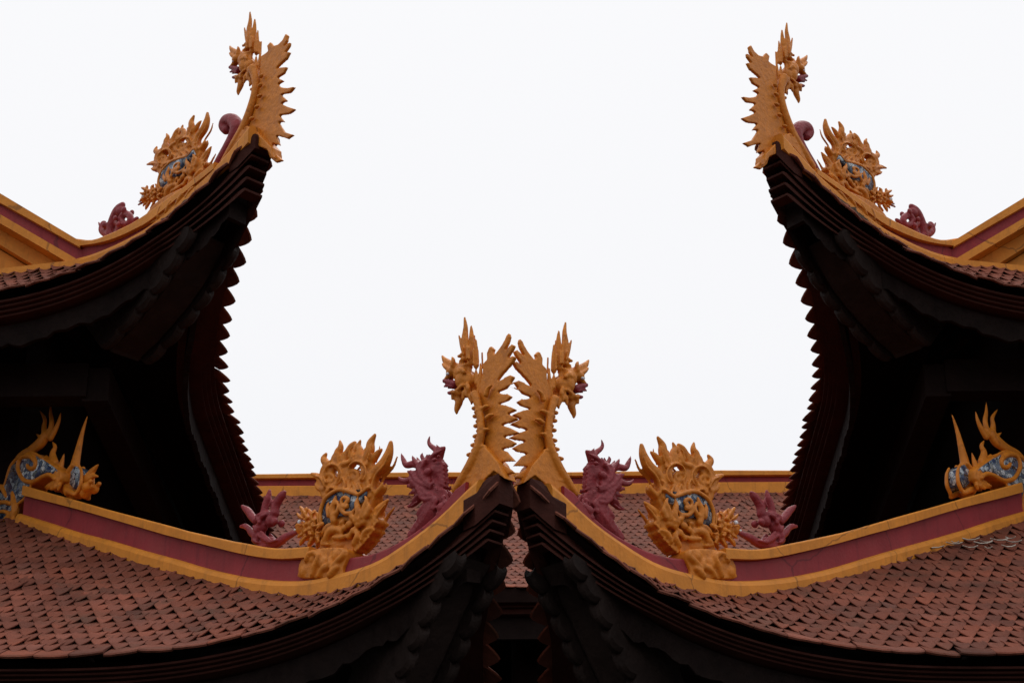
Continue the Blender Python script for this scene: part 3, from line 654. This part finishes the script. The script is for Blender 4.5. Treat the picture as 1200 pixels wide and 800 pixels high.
beast(o, 'upper', cu, dict(plate=[(70,640),(120,590),(190,560),(312,560),(400,580),(420,640),(330,680),(240,700),(110,715)],
    tubes=[[(150,700,8),(165,660,11),(185,620,11)], [(200,690,8),(225,650,11),(250,625,11)], [(265,680,8),(290,640,11),(318,615,11)], [(330,660,10),(360,625,12),(385,605,8)]], spirals=[(125,665,20,1),(210,650,18,1),(290,640,18,1)]))

# ---- maroon dragons
cr = crop(440, 490, 6.15)
o = fig('rearing_dragon', 'maroon maned dragon rearing up toward the corner on the lower left ridge', 'ridge statue', 'lower', 505, 610, grp='rearing maroon dragons')
f = Fig('lower', cr); T = f.tube; f.osc = .8
T([(260,850,40),(340,770,62),(430,660,90),(440,580,88),(410,500,78),(400,430,72)], 0, .8)
f.blob(410, 400, 85, 80, 0, 70); f.blob(425, 320, 52, 62, 0, 55)
T([(420,350,50),(440,290,46),(465,245,36),(498,210,13)], 0, .9); T([(400,330,36),(440,360,36),(475,330,26),(485,300,12)], 0, .9); T([(440,400,30),(475,375,22),(488,362,9)])
T([(455,238,24),(422,215,19),(394,192,16),(383,165,12),(391,128,5)], 0, .9)
T([(385,330,14),(400,280,14),(440,250,12),(480,228,6)], .04, both=False); T([(345,350,16),(340,320,16),(370,290,12),(385,265,8)], .05, both=False)
f.both = False; f.blob(375, 385, 34, 30, .07, 24); f.blob(425, 300, 20, 17, .07, 18); f.blob(455, 275, 15, 12, .04, 14); f.both = True; f.blob(340, 330, 30, 36, .045, 24); f.spiral(330, 330, 24, 1.2, 8, .07, 2, 1)
T([(340,355,30),(285,328,26),(225,336,21),(202,300,17),(185,254,6)], 0, .9)
T([(340,450,28),(275,438,25),(220,450,19),(190,445,15),(163,422,6)], 0, .9)
for p in ([(340,400,18),(290,420,18),(260,470,16),(300,500,10)], [(380,420,18),(330,460,18),(300,500,18),(310,520,10)], [(390,440,16),(370,490,16),(325,520,12)], [(330,390,13),(270,390,14),(250,410,10),(265,430,6)]): T(p, .06)
for k in range(6): T([(425,330+30*k,22),(465+2*k,322+31*k,18),(497+1.5*k,334+31*k,6)], .015)
for k in range(5): T([(470+6*k,520+20*k,16),(500+8*k,525+22*k,13),(522+3*k,545+22*k,6)], .02)
for x, y, r in ((430,595,30),(470,640,34),(420,640,24),(500,610,24),(455,690,24),(490,570,22)): f.blob(x, y, r, r*1.1, .07, r*.6)
for p in ([(300,345,14),(330,420,16),(390,470,12),(430,470,5)], [(250,380,12),(300,450,16),(350,480,14),(400,500,6)], [(240,430,11),(290,480,14),(350,520,12),(380,560,6)], [(360,300,12),(330,380,15),(370,430,12)], [(300,500,16),(330,550,16),(390,545,10),(440,560,5)], [(320,560,16),(360,585,14),(410,570,8)]):
    T(p, .068)
for p in ([(320,400,20),(262,395,17),(228,378,6)], [(320,480,20),(262,490,17),(226,478,6)], [(330,510,20),(275,530,16),(238,545,6)], [(330,370,18),(280,300,14),(262,268,5)], [(360,320,17),(335,275,14),(338,248,5)], [(335,540,18),(290,570,14),(262,596,5)], [(430,255,12),(448,212,10),(440,188,4)], [(330,440,17),(268,470,14),(222,500,5)]):
    T(p, .02, .9)
for x, y, r in ((350,430,20),(395,470,18),(440,500,18),(420,455,16),(300,420,18),(285,470,16),(345,500,18)): f.spiral(x, y, r, 1.1, 6, .07, 1, 1)
T([(340,540,34),(310,580,28),(270,620,20),(232,636,8)]); T([(300,600,10),(255,635,7)], .04)
for p in ([(370,600,20),(340,650,22),(310,690,18),(318,705,8)], [(380,620,18),(362,670,20),(335,700,14),(325,712,7)], [(400,640,16),(385,690,14)]): T(p, .045)
f.done('body', M['maroonfig'], o, .006)
f.both = False; f.blob(386, 276, 10, 20, .03, 8); f.done('eye', M['black'], o, plain=True)

cs = crop(270, 560, 8.889)
o = fig('small_dragon', 'small maroon horned dragon crouching before the beast on the lower left ridge', 'ridge statue', 'lower', 310, 640, grp='small maroon dragons')
f = Fig('lower', cs); T = f.tube; f.osc = .5; f.fat = 1.25
T([(270,450,34),(225,400,36),(185,345,34),(150,315,26),(118,288,12)], 0, .9); T([(280,610,34),(225,570,34),(185,520,26),(150,500,24),(102,502,12)], 0, .9)
T([(355,360,40),(370,280,38),(395,200,32),(410,122,13)], 0, .9); T([(400,290,12),(425,240,12),(415,190,8)], .04); T([(460,380,46),(470,300,42),(505,225,40),(545,170,34),(568,140,18)], 0, .9)
f.blob(350, 400, 110, 60, 0, 60); f.blob(430, 445, 68, 66, 0, 62); f.blob(455, 450, 40, 42, .05, 30); f.blob(330, 500, 66, 80, 0, 60); f.blob(290, 620, 80, 70, 0, 60); f.blob(380, 660, 100, 45, 0, 55)
T([(280,740,40),(380,700,42),(480,680,40),(570,620,36),(650,580,27),(705,555,16)], 0, .9)
for p in ([(290,590,16),(330,620,18),(400,660,18),(480,645,8)], [(250,580,18),(240,640,18),(280,670,12)], [(320,560,16),(380,620,14),(420,640,8)], [(290,440,18),(270,400,16),(300,370,10)], [(350,380,16),(330,410,16),(300,430,10)], [(240,500,14),(260,540,16),(250,570,8)]): T(p, .06)
f.blob(260, 525, 30, 34, .05, 24); f.blob(330, 395, 28, 24, .065, 20); f.blob(300, 460, 24, 24, .065, 18)
f.done('body', M['maroonfig'], o, .0055)

ch = crop(100, 120, 4.445)
o = fig('scroll_hook', 'smooth maroon scroll hook curling over beside the upper left roof tip', 'ridge ornament', 'upper', 255, 195, grp='maroon scroll hooks')
f = Fig('upper', ch)
f.tube([(660,380,20),(700,310,24),(745,240,29),(778,180,32),(790,130,33),(770,96,32),(738,96,30),(722,124,26),(736,150,20)], -.02, 1, 16, False)
f.done('hook', M['maroonfig'], o, .006, 4)
cm = crop(0, 230, 6.667)
o = fig('small_dragon', 'small maroon creature half hidden behind the upper left ridge cap', 'ridge statue', 'upper', 135, 275, grp='small maroon dragons')
f = Fig('upper', cm, shift=-.03); T = f.tube
T([(860,310,34),(870,240,38),(905,150,42),(935,100,40),(962,62,22)]); f.blob(945, 120, 40, 46, 0, 40); f.blob(968, 105, 22, 26, .03, 18)
T([(985+36*math.cos(a), 180+40*math.sin(a), 26) for a in np.linspace(-1.5, 4.2, 16)], .01); T([(930,290,40),(950,230,42),(920,200,34)])
T([(880,310,26),(830,290,30),(800,260,30),(810,215,26),(820,200,12)]); T([(800,245,16),(782,225,12),(770,203,5)]); f.blob(815, 225, 24, 24, .03, 20); f.blob(900, 170, 18, 22, .05, 16); f.blob(925, 220, 20, 24, .05, 16)
T([(1015,240,22),(1050,190,18),(1075,170,14)])
f.done('body', M['maroonfig'], o, .0055)

# ---- mosaic dragons and spikes at the inner ends of the lower ridges
cmz = crop(0, 470, 5.0)
o = fig('mosaic_dragon', 'dragon inlaid with blue and white porcelain at the upper end of the lower left ridge', 'ridge statue', 'lower', 20, 590, grp='porcelain dragons')
f = Fig('lower', cmz); T = f.tube
T([(60,400,10),(110,322,16),(180,285,26),(240,240,36),(272,190,34)], 0, .6)
T([(262,215,24),(258,150,18),(262,105,13),(234,56,4)], 0, .6); T([(285,205,24),(302,130,18),(296,70,12),(297,12,3)], 0, .6); T([(295,215,24),(325,165,18),(345,115,13),(356,66,4)], 0, .6); T([(250,225,16),(228,205,10),(212,192,4)], 0, .6)
T([(320,370,30),(308,310,22),(322,270,15),(308,238,5)], 0, .6); T([(280,350,24),(270,325,12)], 0, .6); T([(345,420,28),(362,360,18),(376,308,5)], 0, .6)
f.plate([(-60,640),(-20,560),(25,480),(60,375),(110,325),(190,300),(250,330),(310,370),(350,400),(350,460),(320,460),(270,435),(215,465),(185,490),(110,598),(70,640),(20,700),(-60,700)], .10)
# gold rims and spiral
T([(120,440,11),(104,385,13),(125,330,13),(175,322,14),(208,355,14),(200,390,13),(170,392,12),(158,372,9)], .06); T([(112,420,11),(140,462,12),(195,470,12),(250,440,12),(290,430,12),(320,455,10)], .06)
T([(25,490,7),(62,378,8),(115,325,8),(190,302,8),(250,335,7)], .055); T([(185,485,7),(150,560,8),(105,600,8)], .055)
T([(-50,540,14),(0,500,14),(25,535,12),(35,560,8)], .06); T([(-40,600,12),(20,590,12),(62,600,12)], .06); T([(-30,650,10),(20,645,10),(60,660,12)], .06)
T([(75,535,14),(85,580,22),(90,640,24),(70,680,22),(35,690,16),(22,712,8)], .05, .9); T([(80,690,14),(60,712,8)], .06); T([(95,690,12),(92,712,7)], .06)
T([(345,420,30),(350,470,24),(310,495,20),(275,508,9)], .03, .9); T([(330,500,16),(300,515,9)], .04); T([(350,490,14),(340,520,8)], .04)
T([(-30,470,30),(-5,410,26),(10,330,22),(5,255,12)], .0)
f.done('body', M['goldfig'], o, .006)
f.plate([(-60,630),(-18,560),(28,490),(66,380),(114,332),(190,308),(246,338),(305,380),(335,405),(322,435),(262,425),(200,455),(180,485),(108,590),(66,632),(15,690),(-60,690)], .115, 0, 0); f.done('mosaic_inlay', M['mosaic'], o, plain=True)
o = fig('ridge_spike', 'tall thin ochre spike with porcelain base beside the lower left porcelain dragon', 'ridge ornament', 'lower', 90, 580, grp='ochre ridge spikes')
f = Fig('lower', cmz, shift=-.05); T = f.tube
T([(425,560,40),(435,440,44),(440,370,32),(455,300,24),(478,200,15),(498,130,9),(516,78,3)], 0, .7); 
T([(395,540,20),(380,480,14),(395,420,14),(425,370,12)], .04); T([(455,530,12),(475,480,12),(478,420,10),(465,380,8)], .04); T([(380,520,16),(410,530,16),(440,545,12)], .05)
f.done('spike', M['goldfig'], o, .006); T([(430,545,24),(470,540,30),(490,520,30)]); T([(480,500,34),(520,440,24),(550,400,16),(578,368,4)]); T([(500,480,24),(545,440,14),(576,440,5)]); T([(490,540,34),(520,510,26),(545,500,10)]); f.blob(505, 500, 30, 30, .03, 24); f.blob(530, 470, 16, 16, .03, 14)
f.done('beast_head', M['goldfig'], o, .006)
f.plate([(440,378),(466,402),(462,490),(434,512),(408,484),(414,412)], .10, 0, 0); f.done('mosaic_inlay', M['mosaic'], o, plain=True)

# mirror images on the right pavilion
def mirror_copy(o, level, label):
    Cl, Cr = np.array(CORNER['left', level]), np.array(CORNER['right', level])
    if level == 'lower': Cr = Cr+MIRROR_FIX
    if level == 'upper' and o.name.startswith('dragon_finial'): Cr = Cr+[.027, 0, 0]
    if o.name.startswith('mosaic_dragon'): Cr = Cr+[-.065, -.065, -.038]
    if o.name.startswith('ridge_spike'): Cr = Cr+[-.034, -.034, -.02]
    def mv(p): p = np.asarray(p)-Cl; return Cr+p*np.array([-1, 1, 1])
    def rec(src, parent):
        c = src.copy()
        if src.data:
            me = src.data.copy(); n = len(me.vertices); co = np.empty(n*3); me.vertices.foreach_get('co', co); co = co.reshape(-1, 3)*[-1, 1, 1]
            me.vertices.foreach_set('co', co.ravel()); me.flip_normals(); me.update(); c.data = me
        if parent is None: c.location = mv(src.location)
        else: c.parent = parent; c.location = np.array(src.location)*[-1, 1, 1]
        COL.objects.link(c)
        for k in src.children:
            if not k.name.startswith('beast_head'): rec(k, c)      # hidden behind the cap on the right ridge
        return c
    r = rec(o, None); r['label'] = label; return r
MIRROR_FIX = np.array([-.002, 0, 0.])
for o, lv in list(LEFT): mirror_copy(o, lv, o['label'].replace('left', 'right'))

a = Acc(); tr_ = PAV['right'][1]
for k in range(15):
    n_ = random.uniform(16.2, 19.5); v_ = 2.1+random.gauss(0, .07)+.02*(n_-16)
    c_ = tr_.S(0, np.array([n_]), np.array([v_]))[0]+[0, 0, .035]
    L_, W_, q = random.uniform(.02, .055), random.uniform(.006, .014), random.uniform(-.5, .5)
    A_ = np.array([math.cos(q), math.sin(q)*.5, .1*math.sin(q)]); B_ = np.array([-math.sin(q), .8, .5])
    rows_ = [[c_+A_*L_*u+B_*W_*w_+np.array([0, 0, .012*u*u+.006*w_*w_]) for w_ in (-1, 0, 1)] for u in (-1, -.3, .4, 1)]
    a.add(np.array(rows_).reshape(-1, 3), [(3*i+j, 3*i+j+1, 3*i+j+4, 3*i+j+3) for i in range(3) for j in range(2)])
lit = a.out('dry_litter', M['litter']); lit['kind'] = 'stuff'; lit['label'] = 'pale dry leaf litter caught on the tiles of the right lower roof'; lit['category'] = 'litter'

# ------------------------------------------------------------------ ground, sky, sun
g = make('ground', [(-1500,-1500,0),(1500,-1500,0),(1500,1500,0),(-1500,1500,0)], [(0,1,2,3)], M['ground']); structure(g)
w = bpy.data.worlds.new('World'); SC.world = w; w.use_nodes = True
nt = w.node_tree; N = nt.nodes; L = nt.links; bg = N['Background']
SUN_EL, SUN_AZ = math.radians(58), math.radians(15)
sky = N.new('ShaderNodeTexSky'); sky.sky_type = 'NISHITA'; sky.sun_disc = False; sky.sun_elevation = SUN_EL; sky.sun_rotation = SUN_AZ
tc = N.new('ShaderNodeTexCoord'); sx = N.new('ShaderNodeSeparateXYZ'); L.new(tc.outputs['Generated'], sx.inputs[0])
ramp = N.new('ShaderNodeValToRGB'); e = ramp.color_ramp.elements        # overcast: brighter towards the zenith
e[0].position = 0; e[0].color = (.80, .825, .86, 1); e[1].position = 1; e[1].color = (1.8, 1.8, 1.8, 1)
for p, c in ((.25, (.885, .90, .935, 1)), (.42, (.965, .963, .978, 1)), (.60, (.985, .983, .995, 1))): q = e.new(p); q.color = c
L.new(sx.outputs['Z'], ramp.inputs[0])
ns = N.new('ShaderNodeTexNoise'); ns.inputs['Scale'].default_value = 2.2; ns.inputs['Detail'].default_value = 5; L.new(tc.outputs['Generated'], ns.inputs['Vector'])
mr = N.new('ShaderNodeMapRange'); mr.inputs[3].default_value = .985; mr.inputs[4].default_value = 1.015; L.new(ns.outputs['Fac'], mr.inputs[0])
sc_ = N.new('ShaderNodeVectorMath'); sc_.operation = 'SCALE'; L.new(ramp.outputs[0], sc_.inputs[0]); yr = N.new('ShaderNodeMapRange'); yr.interpolation_type = 'SMOOTHSTEP'; yr.inputs[1].default_value = -.7; yr.inputs[2].default_value = .75; yr.inputs[3].default_value = .9; yr.inputs[4].default_value = 1
L.new(sx.outputs['Y'], yr.inputs[0]); ml = N.new('ShaderNodeMath'); ml.operation = 'MULTIPLY'; L.new(mr.outputs[0], ml.inputs[0]); L.new(yr.outputs[0], ml.inputs[1])
L.new(ml.outputs[0], sc_.inputs['Scale'])
up = N.new('ShaderNodeVectorMath'); up.operation = 'SCALE'; up.inputs['Scale'].default_value = 10; L.new(sc_.outputs[0], up.inputs[0])
mx = N.new('ShaderNodeMix'); mx.data_type = 'RGBA'; mx.inputs[0].default_value = .95
L.new(sky.outputs[0], mx.inputs[6]); L.new(up.outputs[0], mx.inputs[7]); L.new(mx.outputs[2], bg.inputs['Color']); bg.inputs['Strength'].default_value = .1
ld = bpy.data.lights.new('sun', 'SUN'); ld.energy = .8; ld.angle = math.radians(35); ld.color = (1, .97, .93)
lo = bpy.data.objects.new('sun', ld); COL.objects.link(lo); lo.rotation_euler = (math.radians(90)-SUN_EL, 0, math.radians(165)); lo.location = (0, 0, 30)
SC.view_settings.view_transform = 'Standard'; SC.view_settings.look = 'None'; SC.view_settings.exposure = 0; SC.view_settings.gamma = 1
SC.render.engine = 'CYCLES'; SC.cycles.max_bounces = 5
